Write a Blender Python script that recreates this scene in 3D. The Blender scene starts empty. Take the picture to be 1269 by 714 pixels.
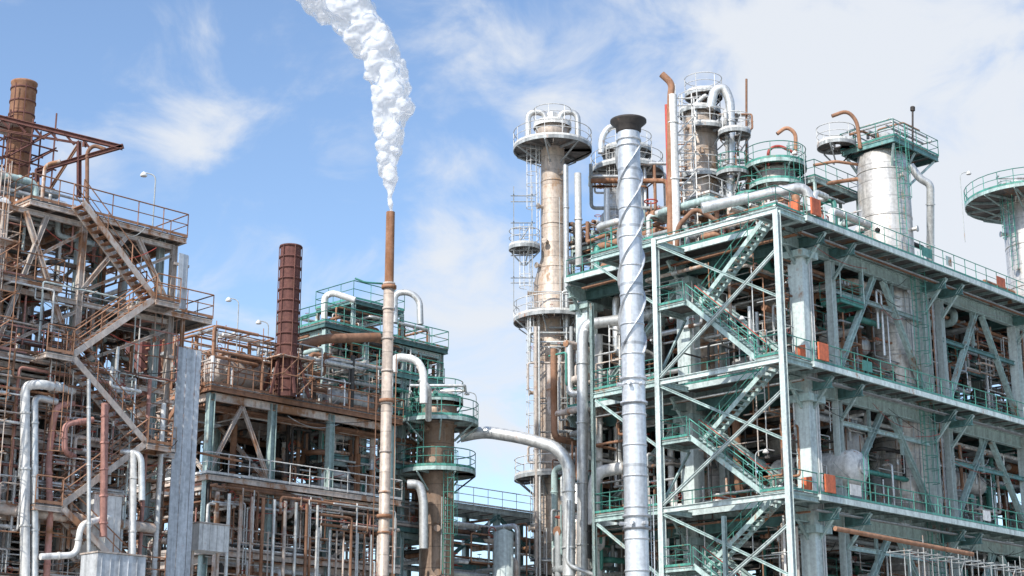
import bpy, math, random
from mathutils import Vector
V=Vector
random.seed(7)
rnd=random.random
def ru(a,b): return a+(b-a)*random.random()
sin,cos,pi,rad=math.sin,math.cos,math.pi,math.radians
F=2050.0; TH=math.atan(573/F); cT,sT=cos(TH),sin(TH)
CAM=V((0,0,2.0)); Z=V((0,0,1))
# plant grid axes (all steelwork follows the same plant north)
A=V((0.699,0.715,0)).normalized(); B=V((-A.y,A.x,0))
# survey helper: bearing measured from the viewpoint + plan distance -> position on site (metres)
def P(px,py,d):
    a=(px-634.5)/F; b=(357-py)/F
    v=V((a,cT-b*sT,sT+b*cT)); return CAM+v*(d/v.y)
def zz(y,d): return P(634.5,y,d).z
def S(w,d): return w*d/(F*0.975)
def frame(px,py,d):
    o=P(px,py,d); o=V((o.x,o.y,0))
    return lambda u,v,z=0.0: o+A*u+B*v+V((0,0,z))

# ------------------------------------------------------------ materials
def mk(name,base,amt=.35,rough=.6,metal=0.0,seam=0.0,var=.25,scale=.6,rust=(.18,.075,.035),rust2=(.36,.17,.075),bump=0,grime=.45):
    m=bpy.data.materials.new(name); m.use_nodes=True; nt=m.node_tree; N=nt.nodes; L=nt.links
    bs=N['Principled BSDF']
    def nd(t,**k):
        n=N.new(t)
        for a,b in k.items(): setattr(n,a,b)
        return n
    def mth(op,a,b=None,c=None,clamp=False):
        n=nd('ShaderNodeMath',operation=op); n.use_clamp=clamp
        for i,x in enumerate((a,b,c)):
            if x is None: continue
            if isinstance(x,(int,float)): n.inputs[i].default_value=x
            else: L.new(x,n.inputs[i])
        return n.outputs[0]
    g=nd('ShaderNodeNewGeometry'); pos=g.outputs['Position']; isl=g.outputs['Random Per Island']
    def noise(vec,sc,det=3,r=.6):
        n=nd('ShaderNodeTexNoise'); n.inputs['Scale'].default_value=sc; n.inputs['Detail'].default_value=det; n.inputs['Roughness'].default_value=r
        L.new(vec,n.inputs['Vector']); return n.outputs[0]
    n1=noise(pos,scale,4,.68)
    vm=nd('ShaderNodeVectorMath',operation='MULTIPLY'); L.new(pos,vm.inputs[0]); vm.inputs[1].default_value=(3.2,3.2,.2)
    n2=noise(vm.outputs[0],1.0,3,.6)
    n3=noise(pos,5.0,2,.6)
    s=mth('ADD',mth('MULTIPLY',n1,.5),mth('MULTIPLY',n2,.35))
    s=mth('ADD',s,mth('MULTIPLY',n3,.15))
    s=mth('ADD',s,mth('MULTIPLY',mth('SUBTRACT',isl,.5),.12))
    thr=.68-.33*amt
    mr=nd('ShaderNodeMapRange'); L.new(s,mr.inputs[0]); mr.inputs[1].default_value=thr; mr.inputs[2].default_value=thr+.09
    mask=mr.outputs[0]
    val=mth('ADD',1.0-var,mth('MULTIPLY',isl,2*var))
    gr=nd('ShaderNodeMapRange'); L.new(mth('ADD',mth('MULTIPLY',n2,.6),mth('MULTIPLY',n3,.4)),gr.inputs[0]); gr.inputs[1].default_value=.35; gr.inputs[2].default_value=.62
    gr.inputs[3].default_value=1.0-grime; gr.inputs[4].default_value=1.12
    val=mth('MULTIPLY',val,gr.outputs[0])
    if seam:
        sp=nd('ShaderNodeSeparateXYZ'); L.new(pos,sp.inputs[0])
        zs=mth('DIVIDE',sp.outputs[2],seam)
        ln=mth('LESS_THAN',mth('FRACT',zs),.05)
        val=mth('MULTIPLY',val,mth('SUBTRACT',1.0,mth('MULTIPLY',ln,.35)))
        wn=nd('ShaderNodeTexWhiteNoise',noise_dimensions='1D'); L.new(mth('FLOOR',zs),wn.inputs['W'])
        val=mth('MULTIPLY',val,mth('ADD',.86,mth('MULTIPLY',wn.outputs[0],.24)))
    hs=nd('ShaderNodeHueSaturation'); hs.inputs['Color'].default_value=(*base,1); L.new(val,hs.inputs['Value'])
    rc=nd('ShaderNodeMixRGB'); L.new(n3,rc.inputs[0]); rc.inputs[1].default_value=(*rust,1); rc.inputs[2].default_value=(*rust2,1)
    mx=nd('ShaderNodeMixRGB'); L.new(mask,mx.inputs[0]); L.new(hs.outputs[0],mx.inputs[1]); L.new(rc.outputs[0],mx.inputs[2])
    L.new(mx.outputs[0],bs.inputs['Base Color'])
    if metal: L.new(mth('MULTIPLY',mth('SUBTRACT',1.0,mask),metal),bs.inputs['Metallic'])
    L.new(mth('ADD',rough,mth('MULTIPLY',mask,.9-rough)),bs.inputs['Roughness'])
    if bump:
        bp=nd('ShaderNodeBump'); bp.inputs['Strength'].default_value=bump; bp.inputs['Distance'].default_value=.05
        L.new(n3,bp.inputs['Height']); L.new(bp.outputs[0],bs.inputs['Normal'])
    return m
M={}
M['teal']=mk('weathered_teal_paint',(.41,.53,.505),.29,.6,var=.22)
M['palet']=mk('pale_teal_paint',(.58,.66,.64),.25,.6,var=.18,grime=.38)
M['green']=mk('green_rail_paint',(.08,.30,.24),.28,.5,var=.3)
M['dteal']=mk('dark_teal_paint',(.13,.27,.26),.34,.6,var=.35)
M['tan']=mk('faded_tan_paint',(.64,.55,.48),.53,.7,var=.25,rust=(.20,.09,.045),rust2=(.46,.25,.14))
M['white']=mk('chalky_white_paint',(.72,.71,.68),.26,.6,var=.14,grime=.4)
M['clad']=mk('aluminium_cladding',(.66,.66,.64),.20,.40,metal=.5,var=.16,grime=.38)
M['cladv']=mk('vessel_cladding',(.66,.63,.59),.31,.42,metal=.4,seam=1.1,var=.04,grime=.42,rust=(.26,.16,.10),rust2=(.44,.32,.22),bump=.12)
M['tanv']=mk('stained_vessel_cladding',(.56,.465,.385),.48,.5,metal=.2,seam=1.0,var=.04,rust=(.24,.135,.08),rust2=(.42,.29,.19),bump=.12,grime=.45)
M['brownv']=mk('brown_stained_vessel',(.38,.27,.20),.48,.5,metal=.2,seam=1.2,var=.05,rust=(.18,.10,.055),rust2=(.29,.18,.11))
M['galv']=mk('galvanised_steel',(.62,.64,.66),.05,.42,metal=.45,var=.05,grime=.35,bump=.05,seam=3.05)
M['rust']=mk('rusted_steel',(.36,.19,.115),.5,.85,var=.4,rust=(.14,.06,.032),rust2=(.30,.14,.065))
M['drust']=mk('dark_rusted_stack',(.14,.055,.045),.5,.85,var=.15,rust=(.075,.035,.03),rust2=(.22,.10,.07),bump=.3)
M['pink']=mk('faded_red_lead_paint',(.54,.27,.22),.42,.7,var=.3)
M['red']=mk('red_paint',(.45,.07,.05),.3,.6,var=.25)
M['orange']=mk('orange_box_paint',(.62,.15,.06),.15,.6,var=.15)
M['grate']=mk('dark_floor_grating',(.15,.14,.13),.38,.8,var=.45)
M['conc']=mk('grey_concrete',(.34,.33,.31),.12,.85,var=.15,rust=(.16,.13,.10),rust2=(.22,.18,.14))
M['grey']=mk('grey_machinery_paint',(.38,.40,.40),.28,.6,var=.3)
M['sid']=mk('grey_wall_siding',(.52,.54,.56),.14,.55,metal=.1,var=.1)
M['dark']=mk('dark_equipment_and_shade',(.07,.065,.06),.4,.7,var=.4)  # dark pipes, plus backing sheets whose dark colour stands in for interior shade
M['soot']=mk('sooty_metal',(.05,.042,.038),.25,.7,var=.2)
M['cable']=mk('black_cable',(.03,.03,.03),.0,.7,var=.3)

# ------------------------------------------------------------ mesh builder
def rp(w,h): return [(-w/2,-h/2),(w/2,-h/2),(w/2,h/2),(-w/2,h/2)]
def ip(w,h,t=.03):
    a,b,c=w/2,h/2,t/2
    return [(-a,-b),(a,-b),(a,-b+t),(c,-b+t),(c,b-t),(a,b-t),(a,b),(-a,b),(-a,b-t),(-c,b-t),(-c,-b+t),(-a,-b+t)]
def fillet(pts,r,n=5):
    out=[pts[0]]
    for i in range(1,len(pts)-1):
        p,a,b=pts[i],pts[i-1],pts[i+1]
        la,lb=(a-p).length,(b-p).length
        if la<1e-5 or lb<1e-5: continue
        c=min(r,la*.49,lb*.49); q0=p+(a-p)/la*c; q1=p+(b-p)/lb*c
        for k in range(n+1):
            t=k/n; out.append(q0*(1-t)**2+p*2*t*(1-t)+q1*t*t)
    out.append(pts[-1]); return out
class MB:
    def __init__(s,name): s.name=name; s.v=[]; s.f=[]; s.mi=[]; s.sm=[]; s.ms=[]
    def _m(s,k):
        if k not in s.ms: s.ms.append(k)
        return s.ms.index(k)
    def face(s,f,k,sm=False): s.f.append(f); s.mi.append(s._m(k)); s.sm.append(sm)
    def prism(s,p,q,prof,k,up=None):
        d=q-p; L=d.length
        if L<1e-4: return
        d=d/L
        if up is None: up=Z if abs(d.z)<.95 else A
        x=d.cross(up).normalized(); y=x.cross(d); n=len(prof); b=len(s.v)
        for o in (p,q):
            for a,c in prof: s.v.append(o+x*a+y*c)
        for i in range(n):
            j=(i+1)%n; s.face((b+i,b+j,b+n+j,b+n+i),k)
        s.face(tuple(range(b+n-1,b-1,-1)),k); s.face(tuple(range(b+n,b+2*n)),k)
    def box(s,p,q,w,h,k,up=None): s.prism(p,q,rp(w,h),k,up)
    def ib(s,p,q,w,h,k,up=None): s.prism(p,q,ip(w,h),k,up)
    def sweep(s,pts,rs,k,seg=8,caps=True):
        n=len(pts)
        if not isinstance(rs,(list,tuple)): rs=[rs]*n
        N=None; b=len(s.v)
        for i in range(n):
            t=(pts[min(i+1,n-1)]-pts[max(i-1,0)])
            if t.length<1e-6: t=Z.copy()
            t.normalize()
            if N is None:
                N=t.cross(Z if abs(t.z)<.9 else A).normalized()
            else:
                N=(N-t*N.dot(t))
                N=N.normalized() if N.length>1e-5 else t.cross(A).normalized()
            M2=t.cross(N)
            for j in range(seg):
                a=2*pi*j/seg; s.v.append(pts[i]+(N*cos(a)+M2*sin(a))*rs[i])
        sm=seg>4
        for i in range(n-1):
            for j in range(seg):
                j2=(j+1)%seg; s.face((b+i*seg+j,b+i*seg+j2,b+(i+1)*seg+j2,b+(i+1)*seg+j),k,sm)
        if caps:
            for e in (0,n-1):
                c=len(s.v)
                for j in range(seg): s.v.append(s.v[b+e*seg+j].copy())
                s.face(tuple(range(c,c+seg)),k)
    def tube(s,p,q,r,k,seg=8,r2=None,caps=True): s.sweep([p,q],[r,r if r2 is None else r2],k,seg,caps)
    def rod(s,p,q,r,k): s.sweep([p,q],r,k,4,False)
    def cable(s,p,q,sag,k='cable',r=.018):
        pts=[p+(q-p)*(i/8)-Z*sag*4*(i/8)*(1-i/8) for i in range(9)]; s.sweep(pts,r,k,4,False)
    def pipe(s,pts,r,k,bend=None,seg=10,fl=0.0):
        pp=fillet(pts,bend if bend else r*3)
        s.sweep(pp,r,k,seg)
        if fl:
            for a,b in zip(pts[:-1],pts[1:]):
                L=(b-a).length
                if L<r*8: continue
                d=(b-a)/L
                n=max(1,int(L/fl))
                for i in range(n):
                    c=a+d*((i+.5)/n*L); s.tube(c-d*.035,c+d*.035,r*1.22,k,seg)
    def rev(s,c,prof,k,seg=28,cap=True):
        b=len(s.v)
        for r,z in prof:
            for j in range(seg):
                a=2*pi*j/seg; s.v.append(V((c[0]+r*cos(a),c[1]+r*sin(a),z)))
        for i in range(len(prof)-1):
            for j in range(seg):
                j2=(j+1)%seg; s.face((b+i*seg+j,b+i*seg+j2,b+(i+1)*seg+j2,b+(i+1)*seg+j),k,True)
        if cap:
            for e in (0,len(prof)-1):
                s.face(tuple(b+e*seg+j for j in range(seg)),k,False)
    def hoop(s,c,z,r,t,h,k,seg=28):
        s.rev(c,[(r-.01,z-h/2),(r+t,z-h/2),(r+t,z+h/2),(r-.01,z+h/2)],k,seg,False)
    def arc(s,c,z,r,a0,a1,rr,k,seg=4,n=None):
        n=n or max(6,int(abs(a1-a0)/12)); pts=[V((c[0]+r*cos(rad(a0+(a1-a0)*i/n)),c[1]+r*sin(rad(a0+(a1-a0)*i/n)),z)) for i in range(n+1)]
        s.sweep(pts,rr,k,seg,False)
    def rail(s,pts,k,h=1.1,sp=1.3,r=.028,toe=True):
        for a,b in zip(pts[:-1],pts[1:]):
            L=(b-a).length; n=max(1,int(L/sp+.5))
            for i in range(n+1):
                p=a+(b-a)*(i/n); s.rod(p,p+Z*h,r,k)
            s.rod(a+Z*h,b+Z*h,r*1.15,k); s.rod(a+Z*h*.55,b+Z*h*.55,r*.85,k)
            if toe: s.box(a+Z*.08,b+Z*.08,.02,.12,k)
    def deck(s,fr,u0,u1,v0,v1,z,kd,kb,j=1.4,edge=.28,ax='v'):
        n=max(1,int((u1-u0)/1.1)); 
        for i in range(n):
            a=u0+(u1-u0)*i/n+.015; b=u0+(u1-u0)*(i+1)/n-.015
            s.box(fr(a,(v0+v1)/2,z-.03),fr(b,(v0+v1)/2,z-.03),(v1-v0)-.02,.06,kd)
        zb=z-.06-edge/2-.003
        for v in (v0+.06,v1-.06): s.ib(fr(u0,v,zb),fr(u1,v,zb),.12,edge,kb)
        for u in (u0+.06,u1-.06): s.ib(fr(u,v0+.13,zb),fr(u,v1-.13,zb),.12,edge,kb)
        n=max(1,int((u1-u0)/j))
        for i in range(1,n):
            u=u0+(u1-u0)*i/n; s.ib(fr(u,v0+.13,zb+.03),fr(u,v1-.13,zb+.03),.1,edge*.7,kb)
    def stair(s,a,b,w,wd,ks,kt,kr):
        L=(b-a); n=max(3,int(abs(L.z)/.21))
        for e in (-w/2,w/2):
            s.box(a+wd*e,b+wd*e,.05,.26,ks)
            s.rod(a+wd*e+Z*1.0,b+wd*e+Z*1.0,.03,kr); s.rod(a+wd*e+Z*.55,b+wd*e+Z*.55,.024,kr)
            m=max(2,int(L.length/1.3))
            for i in range(m+1):
                p=a+L*(i/m)+wd*e; s.rod(p,p+Z*1.0,.028,kr)
        for i in range(n):
            p=a+L*((i+.5)/n); s.box(p-wd*(w/2-.03),p+wd*(w/2-.03),.26,.04,kt)
    def ladder(s,p,z0,z1,out,k,cage=True,w=.24):
        out=out.normalized(); sd=out.cross(Z)
        for e in (-w,w): s.rod(V((p.x,p.y,z0))+sd*e,V((p.x,p.y,z1+1))+sd*e,.03,k)
        z=z0
        while z<z1: s.rod(V((p.x,p.y,z))-sd*w,V((p.x,p.y,z))+sd*w,.016,k); z+=.33
        if cage:
            c=V((p.x,p.y,0))+out*.38; z=z0+2.2; a0=math.degrees(math.atan2(out.y,out.x))
            zs=z
            while z<z1+1: s.arc((c.x,c.y),z,.42,a0-120,a0+120,.022,k,4,8); z+=.8
            for a in (-100,-50,0,50,100):
                q=c+V((cos(rad(a0+a)),sin(rad(a0+a)),0))*.42; s.rod(q+Z*zs,q+Z*(z1+1),.018,k)
    def ringplat(s,c,z,ri,ro,kr,kb,a0=0,a1=360,kd='grate',h=1.1,br=True):
        n=max(6,int(abs(a1-a0)/15)); 
        for i in range(n):
            b0=rad(a0+(a1-a0)*i/n+.4); b1=rad(a0+(a1-a0)*(i+1)/n-.4); b=len(s.v)
            for zq in (z-.06,z):
                for r,a in ((ri,b0),(ro,b0),(ro,b1),(ri,b1)): s.v.append(V((c[0]+r*cos(a),c[1]+r*sin(a),zq)))
            for f in ((0,1,2,3),(4,5,6,7),(0,1,5,4),(1,2,6,5),(2,3,7,6),(3,0,4,7)): s.face(tuple(b+q for q in f),kd)
        N=n*2
        for i in range(N):
            t0=rad(a0+(a1-a0)*i/N); t1=rad(a0+(a1-a0)*(i+1)/N)
            p=V((c[0]+ro*cos(t0),c[1]+ro*sin(t0),z)); q=V((c[0]+ro*cos(t1),c[1]+ro*sin(t1),z))
            s.box(p-Z*.1,q-Z*.1,.06,.22,kb); s.box(p+Z*.1,q+Z*.1,.02,.14,kr)
        for hh,r in ((h,.032),(h*.55,.025)): s.arc(c,z+hh,ro,a0,a1,r,kr)
        m=max(4,int(abs(a1-a0)/360*2*pi*ro/1.1))
        for i in range(m+1):
            t=rad(a0+(a1-a0)*i/m); p=V((c[0]+ro*cos(t),c[1]+ro*sin(t),z)); s.rod(p,p+Z*h,.028,kr)
            if br and i%2==0:
                q=V((c[0]+ri*cos(t),c[1]+ri*sin(t),z)); s.box(q-Z*.14,p-Z*.14,.1,.14,kb); s.box(q-Z*1.2,p-Z*.25,.08,.08,kb)
    def valve(s,p,d,r,k,kw='red'):
        d=d.normalized(); s.sweep([p-d*r*2,p-d*r*1.2,p,p+d*r*1.2,p+d*r*2],[r*1.5,r*1.1,r*1.5,r*1.1,r*1.5],k,8)
        up=Z if abs(d.z)<.8 else -B
        s.rod(p,p+up*r*4,r*.25,k); c=p+up*r*4; x=up.cross(d).normalized(); y=up.cross(x)
        pts=[c+(x*cos(2*pi*i/10)+y*sin(2*pi*i/10))*r*1.8 for i in range(11)]; s.sweep(pts,r*.2,kw,4,False)
    def drum(s,p,q,r,k,seg=20):
        d=(q-p); L=d.length; d=d/L
        pts=[p-d*r*.5,p-d*r*.45,p-d*r*.25,p,p+d*.001,q-d*.001,q,q+d*r*.25,q+d*r*.45,q+d*r*.5]
        s.sweep(pts,[.02,r*.45,r*.85,r,r,r,r,r*.85,r*.45,.02],k,seg)
        for t in (.2,.5,.8): s.tube(p+d*(L*t-.05),p+d*(L*t+.05),r*1.02,k,seg)
    def done(s,org=None):
        if not s.v: return
        me=bpy.data.meshes.new(s.name)
        if org is None:
            x=sum(v.x for v in s.v)/len(s.v); y=sum(v.y for v in s.v)/len(s.v); org=V((x,y,0))
        me.from_pydata([tuple(v-org) for v in s.v],[],s.f)
        for k in s.ms: me.materials.append(M[k])
        me.polygons.foreach_set('material_index',s.mi); me.polygons.foreach_set('use_smooth',s.sm); me.update()
        o=bpy.data.objects.new(s.name,me); o.location=org; bpy.context.scene.collection.objects.link(o); return o
def clutter(s,fr,b,n,ks,r0,r1,nseg=(2,5),mx=6,seg=7,fl=2.2):
    u0,u1,v0,v1,z0,z1=b; lo=(u0,v0,z0); hi=(u1,v1,z1)
    for _ in range(n):
        c=[ru(lo[i],hi[i]) for i in range(3)]; pts=[fr(*c)]; ax=random.choice((0,1,2,2,0)); k=random.choice(ks)
        r=r0+(r1-r0)*rnd()**2
        for _ in range(random.randint(*nseg)):
            t=c[ax]+random.choice((-1,1))*ru(.8,mx); t=max(lo[ax],min(hi[ax],t))
            if abs(t-c[ax])>.5:
                c[ax]=t; pts.append(fr(*c))
            ax=random.choice([i for i in (0,1,2) if i!=ax])
        if len(pts)>1:
            s.pipe(pts,r,k,r*2.5,seg,fl if rnd()<.6 else 0)
            if rnd()<.4:
                a,b2=pts[0],pts[1]; s.valve((a+b2)/2,(b2-a),max(r,.06),random.choice(ks))
def bank(s,fr,p,q,side,n,r,ks,sp=2.6):
    for i in range(n):
        o=[side[j]*i*r*sp for j in range(3)]; rr=r*ru(.6,1.1)
        s.pipe([fr(p[0]+o[0],p[1]+o[1],p[2]+o[2]),fr(q[0]+o[0],q[1]+o[1],q[2]+o[2])],rr,random.choice(ks),seg=8,fl=3.2)
def cables(s,fr,b,n):
    u0,u1,v0,v1,z0,z1=b
    for _ in range(n):
        u,v,z=ru(u0,u1),ru(v0,v1),ru(z0,z1); s.cable(fr(u,v,z),fr(min(u1,u+ru(1,5)),v+ru(-.3,.3),max(z0,min(z1,z+ru(-1,1)))),ru(.05,.5),random.choice(['cable','cable','red','grey']))
def scaffold(s,fr,u0,u1,v0,v1,z0,z1,du,dv,dz,k='rust',br=.4,pl=.2,r=.03):
    nu=max(1,int((u1-u0)/du+.5)); nv=max(1,int((v1-v0)/dv+.5)); nz=max(1,int((z1-z0)/dz+.5))
    U=lambda i:u0+(u1-u0)*i/nu; W=lambda i:v0+(v1-v0)*i/nv; H=lambda i:z0+(z1-z0)*i/nz
    for i in range(nu+1):
        for j in range(nv+1): s.rod(fr(U(i),W(j),z0),fr(U(i),W(j),z1+ru(0,1)),r,k)
    for m in range(1,nz+1):
        for j in range(nv+1): s.rod(fr(u0-.2,W(j),H(m)),fr(u1+.2,W(j),H(m)),r,k)
        for i in range(nu+1): s.rod(fr(U(i),v0-.2,H(m)+.05),fr(U(i),v1+.2,H(m)+.05),r,k)
        for i in range(nu):
            if rnd()<br: s.rod(fr(U(i),v0,H(m-1)),fr(U(i+1),v0,H(m)),r,k)
            if rnd()<pl: s.box(fr(U(i),(v0+v1)/2,H(m)+.1),fr(U(i+1),(v0+v1)/2,H(m)+.1),(v1-v0)*.8,.05,'tan')
def steelframe(s,fr,us,vs,zs,kc,kb,cw=.35,bh=.4,brace=.5,bw=.18):
    for u in us:
        for v in vs: s.ib(fr(u,v,0),fr(u,v,zs[-1]-.4),cw,cw,kc,up=A)
    for z in zs:
        zz_=z-.36-bh/2
        for v in vs: s.ib(fr(us[0],v,zz_),fr(us[-1],v,zz_),cw*.6,bh,kb)
        for u in us: s.ib(fr(u,vs[0],zz_-.01),fr(u,vs[-1],zz_-.01),cw*.6,bh,kb)
    for a,b in zip(zs[:-1],zs[1:]):
        for j,v in enumerate(vs):
            for u0,u1 in zip(us[:-1],us[1:]):
                if rnd()<brace:
                    m=(u0+u1)/2
                    if rnd()<.5:
                        s.ib(fr(u0,v,a),fr(m,v,b-.8),bw,bw,kb); s.ib(fr(u1,v,a),fr(m,v,b-.8),bw,bw,kb)
                    else: s.ib(fr(u0,v,a),fr(u1,v,b-.8),bw,bw,kb)
        for u in us:
            for v0,v1 in zip(vs[:-1],vs[1:]):
                if rnd()<brace: s.ib(fr(u,v0,a),fr(u,v1,b-.8),bw,bw,kb)
def ppath(s,pts,w,k,bend=None,seg=14,fl=0):
    q=[P(*p) for p in pts]; d=pts[0][2]; r=S(w,d)/2
    s.pipe(q,r,k,bend if bend else r*3.2,seg,fl)
def vpipe(s,px,y0,y1,d,w,k,fl=0):
    p=P(px,y0,d); s.pipe([p,V((p.x,p.y,zz(y1,d)))],S(w,d)/2,k,seg=12,fl=fl)

PM=['clad','white','grey','rust','tan','clad','rust','dark']
LM=['rust','rust','tan','pink','white','clad','palet','tan','white','dark']
LW=['rust','white','clad','white','tan','pink','clad','palet','dark','rust']
# ------------------------------------------------------------ right process structure
D=86; fr=frame(1000,262,D); z1,z2,z3=zz(612,D),zz(447,D),zz(266,D); z0=z1-6.8
RS=MB('process_structure')
UE=42; us=[2,5.0,15.0,17.0,26.5,36,42]; vs=[2,10,18]
for u in us:
    for v in vs:
        big=(u in (2,15.0,26.5,36)); w=.95 if (u==2) else (.6 if big else .42)
        if u==2: RS.box(fr(u,v,0),fr(u,v,z3-1.3),w,w,'palet',up=A)
        else: RS.ib(fr(u,v,0),fr(u,v,z3-1.2),w,w,'palet',up=A)
        for z in (z1,z2,z3):
            if u==2: RS.box(fr(u,v,z-1.75),fr(u,v,z-1.35),1.5,1.5,'teal',up=A)
        if v==2 and big:   # conduits up the columns
            for e in (.0,.12,.24): RS.rod(fr(u+.1+e,v-.55,0),fr(u+.1+e,v-.55,z3-1.5),.03,random.choice(['grey','white','rust']))
for z in (z0,z1,z2,z3):
    for v in vs: RS.prism(fr(0.4,v,z-.8),fr(UE,v,z-.8),ip(.35,.75,.05),'teal')
    for u in us: RS.prism(fr(u,.3,z-.81),fr(u,18,z-.81),ip(.3,.6,.05),'dteal')
    RS.deck(fr,0,UE,0,1.98,z,'grate','teal',1.5,.26)
    RS.deck(fr,0,1.98,2.0,18,z,'grate','teal',1.5,.26)
    RS.deck(fr,2.0,UE,2.0,18,z-.004,'conc' if z!=z3 else 'grate','dteal',2.4,.35)
    RS.box(fr(-.03,0,z-.17),fr(UE,0,z-.17),.03,.3,'palet')
    RS.box(fr(-.02,0,z-.17),fr(-.02,18,z-.17),.03,.3,'palet')
    kr='green'
    RS.rail([fr(.05,.05,z),fr(UE,.05,z)],kr)
    RS.rail([fr(.05,3.2,z),fr(.05,17.9,z)],kr)
    RS.rail([fr(2,2,z),fr(UE,2,z)],'green',toe=False,sp=2)
    for u in us: RS.ib(fr(u,1.8,z-2.3),fr(u,.2,z-.5),.16,.16,'teal')
    for v in vs: RS.ib(fr(1.8,v,z-2.3),fr(.2,v,z-.5),.16,.16,'teal')
    for i in range(4):
        u=ru(1,UE-3); RS.box(fr(u,.02,z+.55),fr(u+ru(.5,1.2),.02,z+.55),.012,.6,random.choice(['green','teal','white','orange']))
for a,b in ((z0,z1),(z1,z2),(z2,z3)):
    for (p,q) in ((5.0,9.6),(15,10.6),(17,21.5),(26.5,22.3),(26.5,31),(36,31.6)):
        RS.ib(fr(p,2,a+.1),fr(q,2,b-1.2),.3,.3,'teal')
    for v in (10,18):
        for (p,q) in ((5.0,10),(15,10),(17,26),(26.5,36)): RS.ib(fr(p,v,a),fr(q,v,b-1.2),.25,.25,'dteal')
    for (p,q) in ((2,9.9),(17.9,10.1)): RS.ib(fr(2,p,a+.1),fr(2,q,b-1.2),.3,.3,'teal')
    for (p,q) in ((2,9.9),(17.9,10.1)): RS.ib(fr(17,p,a+.1),fr(17,q,b-1.2),.3,.3,'dteal')
    for u in (8.2,11.6,21,31): RS.ib(fr(u,2,b-3.4),fr(u,2,b-1.2),.16,.16,'teal')
    RS.ib(fr(5.2,2,(a+b)/2+1.2),fr(15,2,(a+b)/2+1.2),.2,.25,'teal')
    RS.ib(fr(17,2,(a+b)/2+.4),fr(26.4,2,(a+b)/2+.4),.2,.25,'dteal')
    RS.ladder(fr(13.6,1.7,0),a,b,-B,'green',True)
    # mezzanine grating between main floors
    RS.deck(fr,6,14,5,9,(a+b)/2,'grate','dteal',1.4,.25); RS.rail([fr(6,5,(a+b)/2),fr(14,5,(a+b)/2)],'green')
    RS.deck(fr,19,25,3.4,8,(a+b)/2-.3,'grate','dteal',1.4,.25); RS.rail([fr(19,3.4,(a+b)/2-.3),fr(25,3.4,(a+b)/2-.3)],'green')
for z in (z1,z2,z3):
    for v in (3.2,5,8): bank(RS,fr,(2.5,v,z-1.5),(UE,v,z-1.5),(0,1,0),3,.14,['clad','grey','rust','white'])
    for u in (7,12,22,30): bank(RS,fr,(u,2.5,z-1.9),(u,17,z-1.9),(1,0,0),3,.13,['clad','grey','rust'])
    bank(RS,fr,(0.5,1.2,z-.75),(0.5,17,z-.75),(1,0,0),2,.07,['clad','rust'])
    bank(RS,fr,(.5,.7,z-.7),(UE,.7,z-.7),(0,1,0),3,.05,['rust','grey','clad'])
    for u in range(3,40,6):   # luminaires under the walkways
        RS.box(fr(u,.9,z-.62),fr(u+.9,.9,z-.62),.18,.1,'white'); RS.rod(fr(u+.45,.9,z-.62),fr(u+.45,.9,z-.3),.03,'grey')
for a,b in ((0,z0),(z0,z1),(z1,z2),(z2,z3)):
    u=2
    while u<UE:
        if rnd()<.9: RS.box(fr(u,18.4,(a+b)/2-.4),fr(u+2.9,18.4,(a+b)/2-.4),.05,(b-a)-1.4,random.choice(['dark','dark','grey']))  # dark backing panels, added to make the deep interior look shaded
        u+=3
us0,ve=-2.6,8.6
for v in (.2,ve):
    RS.ib(fr(us0,v,0),fr(us0,v,z3-.3 if v<1 else z3-.1),.32,.32,'palet',up=A)
for v in (4.4,): RS.ib(fr(us0,v,0),fr(us0,v,z1-1),.2,.2,'teal',up=A)
lev=[z0,z1,z2,z3]
for z in lev:
    RS.ib(fr(us0,.2,z-.3),fr(us0,ve,z-.3),.2,.3,'palet'); RS.ib(fr(us0,.2,z-.3),fr(0,.2,z-.3),.2,.3,'teal'); RS.ib(fr(us0,ve,z-.3),fr(0,ve,z-.3),.2,.3,'teal')
    RS.deck(fr,us0,-.02,0.2,2.0,z,'grate','teal',1.3,.2)
    RS.rail([fr(us0,2.0,z),fr(us0,.2,z),fr(0,.2,z)],'green')
for a,b in zip(lev[:-1],lev[1:]):
    m=(a+b)/2
    RS.deck(fr,us0,-.4,6.6,ve,m,'grate','teal',1.3,.2)
    RS.rail([fr(us0,6.7,m),fr(us0,ve,m),fr(-.4,ve,m)],'green')
    RS.stair(fr(-.75,2.0,b),fr(-.75,6.7,m),.85,A,'teal','teal','green')
    RS.stair(fr(-1.95,6.7,m),fr(-1.95,2.0,a),.85,A,'teal','teal','green')
    RS.rod(fr(-1.52,6.7,m+1.08),fr(-1.52,2.0,a+1.08),.03,'red')
    RS.ib(fr(us0,.3,m-1.0),fr(us0,ve-.1,b-.5),.14,.14,'teal'); RS.ib(fr(us0,ve-.1,a),fr(us0,.3,m+1.6),.16,.16,'palet')
    RS.ib(fr(us0,ve,m-.25),fr(0,ve,m-.25),.15,.22,'teal')
    RS.ib(fr(us0,ve,a),fr(0,ve,m-.3),.12,.12,'teal')
for z in (z1,z2,z3):
    RS.ib(fr(us0,ve,z-.35),fr(us0,13.5,z-.35),.18,.28,'teal')
    RS.ib(fr(us0,13.5,0),fr(us0,13.5,z3-3),.2,.2,'teal',up=A)
    RS.deck(fr,us0,0,ve+.2,13.5,z-.02,'grate','teal',1.3,.22); RS.rail([fr(us0,ve+.2,z),fr(us0,13.5,z),fr(0,13.5,z)],'green')
    RS.ib(fr(us0,ve,z-4.0),fr(us0,13.3,z-.6),.14,.14,'teal')
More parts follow.
